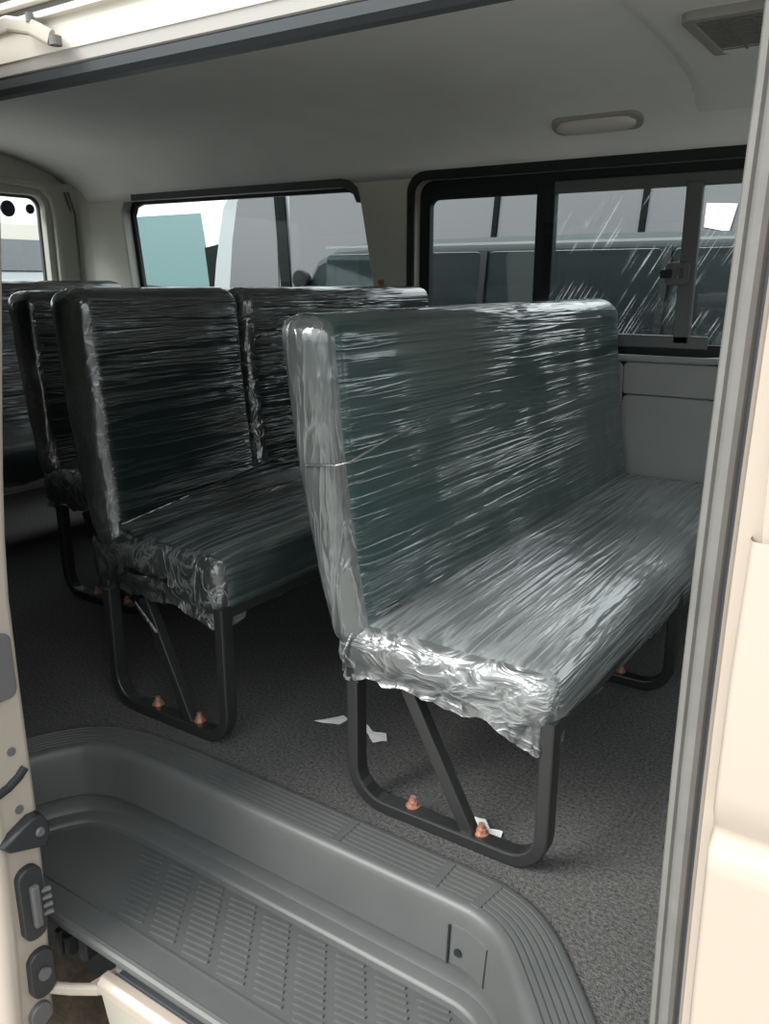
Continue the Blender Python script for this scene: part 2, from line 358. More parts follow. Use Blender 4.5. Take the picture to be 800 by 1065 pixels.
# small rusty hook on the pillar between the windows
bm = bmesh.new(); box(bm, -1.84, -1.822, YW-0.012, YW+0.002, 0.955, 1.0); cyl(bm, (-1.831, YW-0.014, 0.99), (0, 1, 0), 0.010, 0.012, 10)
setp(link('pillar_hook', bm, M['rust'], bevel=0.003), 'small rusty hook on the pillar between the two side windows', 'hook')

# rear wall with the tailgate window
bm = plate_yz([(0.84, -0.1), (YW+0.04, -0.1), (YW+0.04, 1.62), (0.84, 1.62)], [rrect(1.02, 2.585, 0.74, 1.385, (0.1, 0.1, 0.06, 0.06))], XR-0.07, XR, 0.006)
setp(link('wall_rear', bm, M['trim']), 'beige tailgate wall at the back of the van', 'wall', kind='structure')
bm = plate_yz(rrect(0.90, 2.60, 0.02, 0.70, 0.03), [], XR-0.01, XR+0.014, 0.005)
setp(link('trim_9', bm, M['vinylwall']), 'grey lining panel on the inside of the tailgate', 'trim', kind='structure')
w3 = empty('window_3', (XR-0.04, 1.8, 1.05), 'tailgate window with a round dark dot at its top', 'window', kind='structure')
link('window_frame', plate_yz(rrect(1.01, 2.60, 0.73, 1.395, (0.1, 0.1, 0.07, 0.07)), [rrect(1.045, 2.575, 0.765, 1.37, (0.08, 0.08, 0.05, 0.05))], XR-0.06, XR-0.04, 0.003), M['dseal'], w3)
link('pane', plate_yz(rrect(1.03, 2.585, 0.75, 1.38, 0.07), [], XR-0.052, XR-0.048), M['glass'], w3)
bm = bmesh.new(); cyl(bm, (XR-0.044, 2.415, 1.315), (1, 0, 0), 0.036, 0.006, 24); cyl(bm, (XR-0.044, 2.53, 1.32), (1, 0, 0), 0.022, 0.006, 20); link('dot', bm, M['bumper'], w3)
# rounded corner trim between tailgate and side wall, with the seam of the tailgate frame
bm = bmesh.new(); pth = [(XR+0.012, 2.625, 0.3), (XR+0.012, 2.625, 1.29), (XR+0.012, 2.61, 1.37), (XR+0.012, 2.56, 1.42), (XR+0.012, 2.44, 1.43), (XR+0.012, 1.2, 1.45)]
sweep(bm, pth, rect(0.028, 0.03, 0.01), up=Vector((1, 0, 0))); setp(link('trim_2', bm, M['trim'], smooth=False), 'raised beige moulding round the tailgate opening', 'trim', kind='structure')
bm = bmesh.new(); pth = [(XR+0.035, 2.70, 0.3), (XR+0.035, 2.70, 1.30), (XR+0.035, 2.67, 1.40)]
sweep(bm, pth, rect(0.006, 0.01), up=Vector((1, 0, 0)))
sweep(bm, [(x+0.025, y+0.0, z) for x, y, z in pth], rect(0.006, 0.01), up=Vector((1, 0, 0)))
setp(link('trim_3', bm, M['seal']), 'thin grey seam running up the rear corner pillar', 'trim', kind='structure')
bm = bmesh.new()
ring = []
for z in (0.0, 1.44):
    ring.append([bm.verts.new((XR - 0.005 + 0.16*(1-math.sin(a)), YW + 0.005 - 0.16*(1-math.cos(a)), z)) for a in [math.radians(90*k/8) for k in range(9)]])
for k in range(8): bm.faces.new((ring[0][k], ring[0][k+1], ring[1][k+1], ring[1][k]))
setp(link('trim_4', bm, M['trim'], smooth=True), 'curved beige corner pillar between tailgate and side window', 'trim', kind='structure')

# ceiling: headliner swept along the van, dropping to the door header and to the far wall
CEIL = [(0.895, 1.292), (0.925, 1.325), (0.985, 1.385), (1.08, 1.45), (1.22, 1.505), (1.40, 1.54), (1.65, 1.56), (1.95, 1.565), (2.2, 1.558), (2.40, 1.538), (2.54, 1.508), (2.64, 1.475), (2.70, 1.435), (2.73, 1.395), (2.742, 1.345)]
def ceil_z(y):
    for (a, za), (b, zb) in zip(CEIL, CEIL[1:]):
        if a <= y <= b: return za + (zb-za)*(y-a)/(b-a)
bm = bmesh.new(); rows = []
xs = [XR-0.03, -2.6, -1.6, -0.69, -0.66, 0.3, XF]
for x in xs:
    rows.append([bm.verts.new((x, y, z)) for y, z in CEIL] + [bm.verts.new((x, y, z+0.03)) for y, z in CEIL[::-1]])
n = len(rows[0])
for a, b in zip(rows, rows[1:]):
    for k in range(n): bm.faces.new((a[k], a[(k+1) % n], b[(k+1) % n], b[k]))
bm.faces.new(rows[0]); bm.faces.new(rows[-1][::-1])
setp(link('ceiling', bm, M['head'], smooth=False), 'pale headliner arching over the seats', 'ceiling', kind='structure')
for p in bpy.data.objects['ceiling'].data.polygons: p.use_smooth = True
# raised duct panel across the ceiling, with the vent
bm = bmesh.new(); rows = []
ys = [1.06 + k*(2.66-1.06)/22 for k in range(23)]
for x, dz in ((-0.685, 0.004), (-0.66, -0.010), (-0.64, -0.014), (0.9, -0.014)):
    rows.append([bm.verts.new((x, y, ceil_z(y)+dz*min(1, (2.66-y)/0.25+0.1))) for y in ys])
for a, b in zip(rows, rows[1:]):
    for k in range(len(ys)-1): bm.faces.new((a[k], a[k+1], b[k+1], b[k]))
setp(link('trim_5', bm, M['head'], smooth=True), 'slightly lowered ceiling panel carrying the air vent', 'trim', kind='structure')
vent = empty('air_vent', (-0.40, 2.18, 1.545), 'grey slotted air vent set in the ceiling', 'vent')
bm = plate_xy(rrect(-0.575, -0.20, 2.01, 2.36, 0.03), [rrect(-0.555, -0.22, 2.03, 2.34, 0.02)], 1.530, 1.552, 0.003); link('vent_frame', bm, M['lampb'], vent)
bm = bmesh.new()
k = 0
while 2.04 + k*0.02 < 2.335:
    y = 2.04 + k*0.02; k += 1
    box(bm, -0.558, -0.217, y, y+0.011, 1.533, 1.541)
for x in (-0.50, -0.44, -0.38, -0.32, -0.26): box(bm, x, x+0.006, 2.03, 2.34, 1.532, 1.542)
link('vent_grille', bm, M['ventm'], vent)
bm = bmesh.new(); box(bm, -0.56, -0.215, 2.025, 2.345, 1.543, 1.550); link('vent_backing', bm, M['rubber'], vent)
# oblong courtesy lamp
lx, ly = -0.985, 2.655
lamp = empty('ceiling_lamp', (lx, ly, ceil_z(ly)), 'oblong pale interior lamp on the ceiling above the sliding window', 'lamp')
tilt = Matrix.Translation((lx, ly, ceil_z(ly)-0.004)) @ Matrix.Rotation(math.radians(-28), 4, 'X')
bm = plate_xy(rrect(-0.140, 0.140, -0.036, 0.036, 0.034), [], -0.008, 0.006, 0.003); bm.transform(tilt); link('lamp_base', bm, M['lampb'], lamp)
bm = bmesh.new()
for i in range(15):
    u = -1+2*i/14; hw = 0.030*math.sqrt(max(0.02, 1-abs(u)**6))
    r = [bm.verts.new((u*0.125, hw*math.cos(a), -0.008-0.020*math.sin(a)*(1-0.5*abs(u)**4))) for a in [math.pi*j/8 for j in range(9)]]
    if i:
        for j in range(8): bm.faces.new((q[j], q[j+1], r[j+1], r[j]))
    q = r
bm.transform(tilt); link('lamp_lens', bm, M['lamp'], lamp, smooth=True)

# outer roof skin and door header (rubber seal, drip trim, guide rail grooves), swept along the van
def xsweep(name, prof, x0, x1, m, parent=None, label=None, cat=None, kind=None, bevel=0, smooth=False):
    bm = bmesh.new()
    a = [bm.verts.new((x0, y, z)) for y, z in prof]; b = [bm.verts.new((x1, y, z)) for y, z in prof]
    n = len(prof)
    for k in range(n): bm.faces.new((a[k], a[(k+1) % n], b[(k+1) % n], b[k]))
    bm.faces.new(a[::-1]); bm.faces.new(b)
    return setp(link(name, bm, m, parent, bevel=bevel, smooth=smooth), label, cat, None, kind)
roof = [(0.83, 1.44), (0.86, 1.52), (0.95, 1.58), (1.2, 1.63), (1.9, 1.66), (2.5, 1.63), (2.75, 1.56), (2.82, 1.44), (2.82, 1.38), (2.79, 1.38), (2.79, 1.44), (2.73, 1.54), (2.5, 1.60), (1.9, 1.63), (1.2, 1.60), (0.95, 1.545), (0.88, 1.50), (0.86, 1.44)]
xsweep('roof', roof, XR-0.08, XF+0.05, M['cream'], None, 'cream outer roof skin of the van', 'roof', 'structure')
hd = empty('trim_6', (-1.2, 0.88, 1.3), 'door header with dark seal and cream guide rail', 'trim', kind='structure')
X0, X1 = XR, XF
xsweep('header_seal', [(0.868, 1.290), (0.880, 1.284), (0.905, 1.286), (0.915, 1.300), (0.900, 1.312), (0.876, 1.310), (0.866, 1.302)], X0, X1, M['dseal'], hd)
xsweep('drip_trim', [(0.864, 1.306), (0.872, 1.304), (0.900, 1.310), (0.900, 1.330), (0.868, 1.328), (0.860, 1.322)], X0, X1, M['alu'], hd)
xsweep('header_panel', [(0.858, 1.322), (0.90, 1.322), (0.92, 1.46), (0.86, 1.46), (0.855, 1.40), (0.852, 1.352)], X0, X1, M['cream_lit'], hd)
for k, (z, m) in enumerate(((1.362, 'cream'), (1.384, 'cream'), (1.406, 'cream'))):
    xsweep('guide_rail', [(0.838-0.002*k, z), (0.856, z+0.001), (0.856, z+0.011), (0.840-0.002*k, z+0.010)], X0, X1, M['cream_lit'], hd, bevel=0.002)
xsweep('rail_shadow_strip', [(0.850, 1.372), (0.8545, 1.372), (0.8545, 1.384), (0.850, 1.384)], X0, X1, M['seal'], hd)
xsweep('rail_shadow_strip', [(0.848, 1.394), (0.8535, 1.394), (0.8535, 1.406), (0.848, 1.406)], X0, X1, M['seal'], hd)

# near side wall behind the door opening (the slid-back door hangs outside it)
bm = plate_xz([(XR-0.05, -0.30), (-1.64, -0.30), (-1.64, 1.33), (XR-0.05, 1.33)], [rrect(-3.35, -1.85, 0.78, 1.25, 0.08)], 0.86, 0.90, 0.004)
setp(link('wall_near', bm, M['cream']), 'cream body side behind the open sliding door', 'wall', kind='structure')
w4 = empty('window_4', (-2.6, 0.88, 1.0), 'tinted window in the near body side behind the sliding door', 'window', kind='structure')
link('pane', plate_xz(rrect(-3.37, -1.83, 0.76, 1.27, 0.08), [], 0.878, 0.882), M['tint'], w4)
# front end of the cabin, with the opening towards the windscreen
bm = plate_yz([(0.80, -0.4), (2.82, -0.4), (2.82, 1.62), (0.80, 1.62)], [rrect(0.95, 2.68, 0.72, 1.42, 0.1)], XF, XF+0.05, 0.004)
setp(link('wall_front', bm, M['trim']), 'front bulkhead with windscreen opening', 'wall', kind='structure')
w5 = empty('window_5', (XF+0.03, 1.8, 1.0), 'windscreen at the front of the cabin', 'window', kind='structure')
link('pane', plate_yz(rrect(0.94, 2.69, 0.71, 1.43, 0.1), [], XF+0.02, XF+0.025), M['glass'], w5)

# B pillar: grey weather seal, dark gap, cream jamb; then the front door skin
pl = empty('trim_7', (-0.16, 0.9, 0.5), 'door pillar with grey weather seal and cream edge', 'trim', kind='structure')
def zsweep(name, prof, z0, z1, m, parent, bow=None, steps=12, smooth=False):
    bm = bmesh.new(); rows = []
    for i in range(steps+1):
        z = z0 + (z1-z0)*i/steps; dx, dy = bow(z) if bow else (0, 0)
        rows.append([bm.verts.new((x+dx, y+dy, z)) for x, y in prof])
    n = len(prof)
    for a, b in zip(rows, rows[1:]):
        for k in range(n): bm.faces.new((a[k], a[(k+1) % n], b[(k+1) % n], b[k]))
    bm.faces.new(rows[0][::-1]); bm.faces.new(rows[-1])
    return link(name, bm, m, parent, smooth=smooth)
bow = lambda z: (-0.010*math.sin(math.pi*min(1, max(0, (z+0.1)/1.3))), 0.0)
zsweep('weather_seal', [(-0.183, 0.905), (-0.180, 0.897), (-0.174, 0.895), (-0.171, 0.899), (-0.166, 0.894), (-0.158, 0.892), (-0.153, 0.896), (-0.150, 0.904), (-0.150, 0.93), (-0.183, 0.93)], -0.16, 1.30, M['seal'], pl, bow)
zsweep('seal_gap', [(-0.152, 0.903), (-0.140, 0.902), (-0.140, 0.925), (-0.152, 0.925)], -0.16, 1.30, M['dseal'], pl, bow)
zsweep('jamb', [(-0.1455, 0.896), (-0.141, 0.885), (-0.135, 0.858), (-0.131, 0.838), (-0.10, 0.838), (-0.10, 0.925), (-0.1455, 0.925)], -0.20, 1.32, M['cream'], pl, bow)
zsweep('pillar_core', [(-0.176, 0.915), (-0.02, 0.915), (-0.02, 0.99), (-0.06, 1.0), (-0.165, 0.965)], -0.1, 1.36, M['trim'], pl, bow)
bm = bmesh.new(); box(bm, -0.1465, -0.1445, 0.888, 0.9, 0.44, 0.52); link('rust_stain', bm, M['rust'], pl, bevel=0.0008)
# front door
fd = empty('door_1', (0.5, 0.8, 0.4), 'closed cream front door with a pressed crease line', 'door', kind='structure')
bm = bmesh.new(); rows = []
zs = [-0.55, -0.3, 0.0, 0.25, 0.40, 0.428, 0.440, 0.452, 0.470, 0.50, 0.62, 0.76]
def skin_y(z):
    y = 0.800 + 0.035*sst(0.55, 1.0, z) + 0.03*sst(0.0, -0.5, z)
    if 0.43 <= z <= 0.468: y += {0.440: 0.012, 0.452: 0.010}.get(z, 0)
    if z < 0.435: y += -0.004
    return y
prof_x = [(-0.119, 0.030), (-0.1175, 0.010), (-0.114, 0.002), (-0.108, 0.0), (0.4, -0.004), (1.25, 0.0)]
for z in zs:
    dx, _ = bow(z)
    rows.append([bm.verts.new((x+dx, skin_y(z)+dy, z)) for x, dy in prof_x])
for a, b in zip(rows, rows[1:]):
    for k in range(len(prof_x)-1): bm.faces.new((a[k], a[k+1], b[k+1], b[k]))
link('door_skin', bm, M['cream'], fd, smooth=True)
# window frame of the front door (upright edge, top rail) and its pane
bm = bmesh.new()
sweep(bm, [(-0.100, 0.838, 0.70), (-0.106, 0.842, 0.9), (-0.100, 0.852, 1.1), (-0.094, 0.864, 1.24), (-0.06, 0.868, 1.28), (1.1, 0.868, 1.28)], rect(0.032, 0.03, 0.006), up=Vector((0, 1, 0)))
link('window_frame', bm, M['cream'], fd)
bm = bmesh.new(); vsx = [bm.verts.new(v) for v in ((-0.09, 0.842, 0.74), (1.2, 0.842, 0.74), (1.2, 0.868, 1.28), (-0.09, 0.868, 1.28))]; bm.faces.new(vsx)
link('pane', bm, M['glass'], fd)
bm = bmesh.new(); box(bm, 0.7, 0.9, 0.775, 0.79, 0.60, 0.635); link('door_handle', bm, M['bumper'], fd, bevel=0.006)

# ------------------------------------------------------------------ moulded entry step
step = empty('entry_step', (-0.9, 0.95, -0.16), 'moulded grey plastic entry step with ribbed edge and slotted tread', 'step')
def refine(pts, n):
    P = [Vector((x, y, 0)) for x, y in pts]; out = []
    for i in range(len(P)-1):
        p0 = P[max(0, i-1)]; p1 = P[i]; p2 = P[i+1]; p3 = P[min(len(P)-1, i+2)]
        for k in range(n):
            t = k/n
            out.append(0.5*((2*p1) + (p2-p0)*t + (2*p0-5*p1+4*p2-p3)*t*t + (3*p1-p0-3*p2+p3)*t**3))
    out.append(P[-1]); return out
PATH = refine(EDGE, 5)
NOR = []
for i in range(len(PATH)):
    d = (PATH[min(i+1, len(PATH)-1)] - PATH[max(i-1, 0)]).normalized(); NOR.append(Vector((d.y, -d.x, 0)))
PROF = [(-0.012, -0.012), (-0.004, 0.004), (0.002, 0.008)]
for k in range(6):
    d = 0.010 + k*0.0115
    PROF += [(d, 0.0085), (d+0.001, 0.0060), (d+0.0035, 0.0060), (d+0.0045, 0.0085)]
PROF += [(0.080, 0.0085), (0.0875, 0.006), (0.0925, 0.0), (0.0955, -0.010), (0.098, -0.03), (0.103, -0.095), (0.1035, -0.104), (0.099, -0.108), (0.090, -0.112), (0.088, -0.144), (0.094, -0.154), (0.114, -0.159), (0.118, -0.161), (0.121, -0.1655), (0.130, -0.168)]
TZ = -0.168
bm = bmesh.new(); rows = []
for p, nn in zip(PATH, NOR):
    # corners are tighter inside: squeeze offsets a little where the edge curves
    rows.append([bm.verts.new((p.x+nn.x*d, p.y+nn.y*d, z)) for d, z in PROF])
for a, b in zip(rows, rows[1:]):
    for k in range(len(PROF)-1): bm.faces.new((a[k], a[k+1], b[k+1], b[k]))
riser = link('riser', bm, M['step'], step, smooth=True)
es = riser.modifiers.new('split', 'EDGE_SPLIT'); es.split_angle = math.radians(38)
# cross gaps that break the ribs into blocks
for i in (14, 33, 38, 43, 66):
    p, nn = PATH[i], NOR[i]; t = Vector((-nn.y, nn.x, 0)); bm = bmesh.new()
    q = [p+nn*0.008-t*0.009, p+nn*0.078-t*0.009, p+nn*0.078+t*0.009, p+nn*0.008+t*0.009]
    lo = [bm.verts.new((v.x, v.y, 0.004)) for v in q]; hi = [bm.verts.new((v.x, v.y, 0.0095)) for v in q]
    for k in range(4): bm.faces.new((lo[k], lo[(k+1) % 4], hi[(k+1) % 4], hi[k]))
    bm.faces.new(hi); bm.faces.new(lo[::-1])
    link('rib_break', bm, M['step'], step, bevel=0.001)
# tread
inn = [(p.x+nn.x*0.126, p.y+nn.y*0.126) for p, nn in zip(PATH, NOR)]
inn = [q for q in inn if q[1] > 0.80 and -1.47 < q[0] < -0.36]
inn = sorted(inn, key=lambda q: q[0])
poly = [(-1.47, 0.752)] + [(-1.47, 0.80)] + inn + [(-0.33, 0.80), (-0.30, 0.752)]
bm = plate_xy(poly, [], TZ-0.02, TZ)
# rolled outer lip, with a groove behind it
sweep(bm, [(-1.47, 0.752, TZ-0.012), (-0.28, 0.752, TZ-0.012)], circ(0.0125, 12))
sweep(bm, [(-1.46, 0.800, TZ+0.0005), (-0.33, 0.800, TZ+0.0005)], rect(0.006, 0.003))
tread = link('tread', bm, M['step'], step)
bm = bmesh.new()
for j in range(12):
    xt = -1.262 + j*0.0855
    for k in range(13):
        y = 0.813 + k*0.0122
        x = xt - (y-0.965)*0.72
        wbar = 0.060; sk = 0.006; hb = 0.0078
        if x < -1.40 or x+wbar > -0.44 - max(0, y-0.93)*0.9: continue
        v = [bm.verts.new(q) for q in ((x, y, TZ-0.002), (x+wbar, y+sk, TZ-0.002), (x+wbar, y+sk+hb, TZ-0.002), (x, y+hb, TZ-0.002))]
        u = [bm.verts.new(q) for q in ((x+0.0015, y+0.0018, TZ+0.0032), (x+wbar-0.0015, y+sk+0.0018, TZ+0.0032), (x+wbar-0.0015, y+sk+hb-0.0018, TZ+0.0032), (x+0.0015, y+hb-0.0018, TZ+0.0032))]
        for i in range(4): bm.faces.new((v[i], v[(i+1) % 4], u[(i+1) % 4], u[i]))
        bm.faces.new(u)
link('anti_slip_pattern', bm, M['step'], step)
# square access cover at the right hand end of the riser
ii = [i for i in range(len(PATH)) if -0.545 < PATH[i].x < -0.40]
bm = bmesh.new(); rows = []
for i in ii:
    p, nn = PATH[i], NOR[i]
    rows.append([bm.verts.new((p.x+nn.x*d, p.y+nn.y*d, z)) for d, z in ((0.0975, -0.026), (0.1000, -0.027), (0.1060, -0.098), (0.1035, -0.102))])
for a, b in zip(rows, rows[1:]):
    for k in range(3): bm.faces.new((a[k], a[k+1], b[k+1], b[k]))
cov = link('access_cover', bm, M['step'], step)
i0 = ii[0]; p, nn = PATH[i0], NOR[i0]; t = Vector((-nn.y, nn.x, 0))*-1
bm = bmesh.new()
pts = [(p.x+nn.x*0.1015-0.004, p.y+nn.y*0.1015, -0.028), (p.x+nn.x*0.107-0.004, p.y+nn.y*0.107, -0.101)]
sweep(bm, pts, rect(0.003, 0.003), up=Vector((0, 1, 0)))
cyl(bm, (p.x+0.012, p.y-0.1045, -0.072), (0, 1, 0), 0.007, 0.006, 12)
link('finger_notch', bm, M['rubber'], cov)
# sill below the step: rubber track and cream strip
sl = empty('trim_8', (-0.8, 0.70, -0.22), 'cream door sill with black track strips', 'trim', kind='structure')
D = -0.010; E = 0.040
xsweep('track_strip', [(y+D, z+E) for y, z in [(0.775, -0.30), (0.85, -0.30), (0.85, -0.272), (0.842, -0.272), (0.842, -0.284), (0.826, -0.284), (0.826, -0.276), (0.812, -0.276), (0.812, -0.288), (0.798, -0.288), (0.798, -0.280), (0.775, -0.280)]], -1.10, 1.2, M['dseal'], sl)
xsweep('sill_strip', [(y+D, z+E) for y, z in [(0.746, -0.296), (0.756, -0.286), (0.7745, -0.286), (0.7745, -0.32), (0.746, -0.32)]], -1.13, 1.2, M['cream'], sl, bevel=0.003)
xsweep('sill_face', [(y+D, z+E) for y, z in [(0.748, -0.32), (0.80, -0.32), (0.82, -0.50), (0.77, -0.50)]], -1.12, 1.2, M['creamdull'], sl)
xsweep('under_rail', [(0.876, -0.47), (0.96, -0.47), (0.96, -0.20), (0.876, -0.20)], XR, 1.2, M['rubber'], sl)  # black face added low to paint in the dark below the lip
bm = bmesh.new(); box(bm, -0.26, 1.2, 0.79, 0.875, -0.24, -0.014); link('sill_riser', bm, M['creamdull'], sl, bevel=0.004)
bm = bmesh.new(); box(bm, -0.205, -0.09, 0.876, 0.90, -0.03, -0.012); link('sill_end', bm, M['sill'], sl, bevel=0.004)

# ------------------------------------------------------------------ opened sliding door, seen on its front edge
dr = empty('door_2', (-1.3, 0.68, 0.4), 'cream sliding door slid back, showing its front edge with black fittings', 'door', kind='structure')
def door_dy(z): return 0.082*sst(0.45, 1.35, z)**0.9 if z > 0.45 else -0.012*sst(0.1, -0.35, z)
def bot_x(z): return -0.010*sst(-0.1, -0.33, z)
prof = [(-1.215, 0.712), (-1.203, 0.706), (-1.2, 0.698), (-1.2, 0.648), (-1.196, 0.640), (-1.192, 0.630), (-1.196, 0.620), (-1.21, 0.612), (-2.6, 0.612), (-2.6, 0.66), (-2.6, 0.712)]
bm = bmesh.new(); rows = []
zz = [-0.345, -0.335, -0.30, -0.2, -0.1, 0.0, 0.1, 0.2, 0.35, 0.5, 0.6, 0.7, 0.8, 0.9, 1.0, 1.1, 1.2, 1.3, 1.38]
for z in zz:
    dy = door_dy(z); shrink = 0.5 if z < -0.34 else 1
    rows.append([bm.verts.new((x+bot_x(z), 0.66+(y-0.66)*shrink+dy, z)) for x, y in prof])
for a, b in zip(rows, rows[1:]):
    for k in range(len(prof)): bm.faces.new((a[k], a[(k+1) % len(prof)], b[(k+1) % len(prof)], b[k]))
bm.faces.new(rows[0][::-1]); bm.faces.new(rows[-1])
o = link('door_shell', bm, M['cream'], dr, smooth=True); e_ = o.modifiers.new('split', 'EDGE_SPLIT'); e_.split_angle = math.radians(50)
DX = -1.2
def yz(name, pts, x0, x1, m, par=dr, bev=0.003): return link(name, plate_yz(pts, [], x0, x1, bev), M[m], par)
yz('striker_pad', rrect(0.655, 0.694, 0.337, 0.446, 0.012), DX-0.004, DX+0.006, 'latch')
for z in (0.238, 0.126):
    bm = bmesh.new(); cyl(bm, (DX, 0.674, z), (1, 0, 0), 0.0075, 0.006, 14); link('screw_hole', bm, M['latch'], dr)
bm = bmesh.new(); sweep(bm, [(DX, 0.640, 0.172), (DX, 0.660, 0.176), (DX, 0.680, 0.186), (DX, 0.694, 0.198)], circ(0.0085, 10)); link('latch_slot', bm, M['rubber'], dr)
bm = bmesh.new()
for pp, h in (([(0.630, 0.083), (0.640, 0.072), (0.700, 0.048), (0.709, 0.060), (0.709, 0.086), (0.700, 0.104), (0.684, 0.106)], 0.022),):
    b2 = plate_yz(pp, [], DX-0.004, DX+h, 0.004)
    me = bpy.data.meshes.new('t'); b2.to_mesh(me); b2.free(); bm.from_mesh(me); bpy.data.meshes.remove(me)
wd = link('rubber_stop', bm, M['bumper'], dr)
bm = bmesh.new(); cyl(bm, (DX+0.023, 0.694, 0.078), (1, 0, 0), 0.010, 0.006, 16, 0.007); link('stop_centre', bm, M['latch'], wd)
ov = yz('lock_housing', rrect(0.650, 0.690, -0.130, 0.012, 0.018), DX-0.004, DX+0.014, 'bumper')
bm = bmesh.new(); box(bm, DX+0.010, DX+0.024, 0.664, 0.680, -0.105, -0.02); link('lock_plate', bm, M['latch'], ov, bevel=0.004)
bm = bmesh.new()
for k in range(4): cyl(bm, (DX+0.014, 0.695, -0.045-0.016*k), (0.4, 1, 0), 0.005, 0.016, 8)
link('contact_pin', bm, M['latch'], ov)
rb = yz('roller_grommet', rrect(0.652, 0.694, -0.262, -0.168, 0.019), DX-0.010, DX+0.010, 'bumper')
bm = bmesh.new(); cyl(bm, (DX+0.012, 0.673, -0.213), (1, 0, 0), 0.012, 0.008, 14); link('grommet_hub', bm, M['latch'], rb)
yz('drain_plug', rrect(0.646, 0.682, -0.325, -0.285, 0.018), DX-0.02, DX+0.002, 'latch')
# lower roller arm reaching from the door to the sill rail
bm = bmesh.new(); sweep(bm, [(-1.205, 0.690, -0.268), (-1.175, 0.712, -0.274), (-1.135, 0.740, -0.276), (-1.10, 0.772, -0.268), (-1.085, 0.80, -0.255)], rect(0.014, 0.022, 0.005), up=Vector((0, 0, 1)))
v1 = plate_xy([(-1.15, 0.735), (-1.09, 0.745), (-1.045, 0.80), (-1.05, 0.86), (-1.11, 0.87), (-1.165, 0.90), (-1.17, 0.885), (-1.13, 0.83)], [], -0.272, -0.266, 0.002)
me = bpy.data.meshes.new('t'); v1.to_mesh(me); v1.free(); bm.from_mesh(me); bpy.data.meshes.remove(me)
arm = link('lower_roller_arm', bm, M['cream'], dr)
bm = bmesh.new(); cyl(bm, (-1.115, 0.785, -0.256), (0, 0, 1), 0.016, 0.02, 16, 0.012); cyl(bm, (-1.085, 0.80, -0.252), (0, 0, 1), 0.012, 0.026, 14); link('roller', bm, M['sill'], arm)
bm = bmesh.new()
rr = random.Random(3)
for k in range(6):
    x = -1.285+0.013*k; y = 0.765+rr.uniform(-0.015, 0.02)
    box(bm, x, x+rr.uniform(0.012, 0.02), y, y+0.03, -0.285+rr.uniform(-0.01, 0.01), -0.235+rr.uniform(-0.02, 0.02))
link('wiring_connector', bm, M['bumper'], arm, bevel=0.003)
# upper roller arm
bm = bmesh.new(); sweep(bm, [(-1.235, 0.80, 1.345), (-1.205, 0.822, 1.358), (-1.165, 0.832, 1.350), (-1.13, 0.838, 1.333)], rect(0.010, 0.022, 0.004), up=Vector((0, 0, 1)))
ua = link('upper_roller_arm', bm, M['creamdull'], dr)
bm = bmesh.new(); cyl(bm, (-1.122, 0.839, 1.328), (0, 0, 1), 0.009, 0.012, 14); cyl(bm, (-1.165, 0.831, 1.362), (0, 0, 1), 0.006, 0.012, 10); link('roller', bm, M['seal'], ua)

# ------------------------------------------------------------------ film-wrapped bench seats
def rbox(hx, hy, hz, r, st):
    """rounded box as a welded grid, centred at the origin"""
    bm = bmesh.new(); H = (hx, hy, hz)
    def axis_pts(h):
        flat = max(1, int(round(2*(h-r)/st))); k = 4
        a = [-h + r*(1-math.cos(math.radians(90*i/k)))*1.0 for i in range(k)]
        mid = [-(h-r) + 2*(h-r)*i/flat for i in range(flat+1)]
        return a + mid + [-v for v in a[::-1]]
    A = [axis_pts(h) for h in H]
    for ax in range(3):
        b, c = (ax+1) % 3, (ax+2) % 3
        for sg in (-1, 1):
            g = []
            for u in A[b]:
                row = []
                for v in A[c]:
                    p = [0, 0, 0]; p[ax] = sg*H[ax]; p[b] = u; p[c] = v
                    q = Vector([max(-(H[i]-r), min(H[i]-r, p[i])) for i in range(3)])
                    d = Vector(p)-q
                    row.append(bm.verts.new(q + d.normalized()*r))
                g.append(row)
            for i in range(len(g)-1):
                for j in range(len(g[0])-1):
                    f = (g[i][j], g[i+1][j], g[i+1][j+1], g[i][j+1])
                    bm.faces.new(f if sg > 0 else f[::-1])
    bmesh.ops.remove_doubles(bm, verts=bm.verts[:], dist=0.0006)
    return bm
def deform(bm, fn):
    for v in bm.verts: v.co = fn(v.co)
def corner(y, v, hy, hz, Rn, Rf):
    """round the top corners of a backrest (near and far end) in its own plane"""
    R = Rn if y < 0 else Rf
    a = (abs(y)-(hy-R))/R; b = (v-(hz-R))/R
    if a > 0 and b > 0:
        a = min(a, 1); b = min(b, 1)
        a2 = a*math.sqrt(1-b*b/2); b2 = b*math.sqrt(1-a*a/2)
        y = math.copysign(hy-R+R*a2, y); v = hz-R+R*b2
    return y, v
def make_film(src, fn_disp, ylo, yhi, mats, parent, name, kill_bottom=True, droop=None, endw=0.045):
    bm = src.copy(); bm.normal_update()
    for f in bm.faces:
        c = f.calc_center_median(); f.material_index = 1 if c.y < ylo+0.026 else 0
    new = {}
    for v in bm.verts: new[v] = v.co + v.normal*(0.0035 + fn_disp(v.co, v.normal))
    for v, c in new.items(): v.co = c
    bm.normal_update()
    if kill_bottom:
        bmesh.ops.delete(bm, geom=[f for f in bm.faces if f.normal.z < -0.75], context='FACES')
        if droop:
            for v in bm.verts:
                if any(e.is_boundary for e in v.link_edges): v.co = droop(v.co)
    o = link(name, bm, mats, parent, smooth=True)
    return o
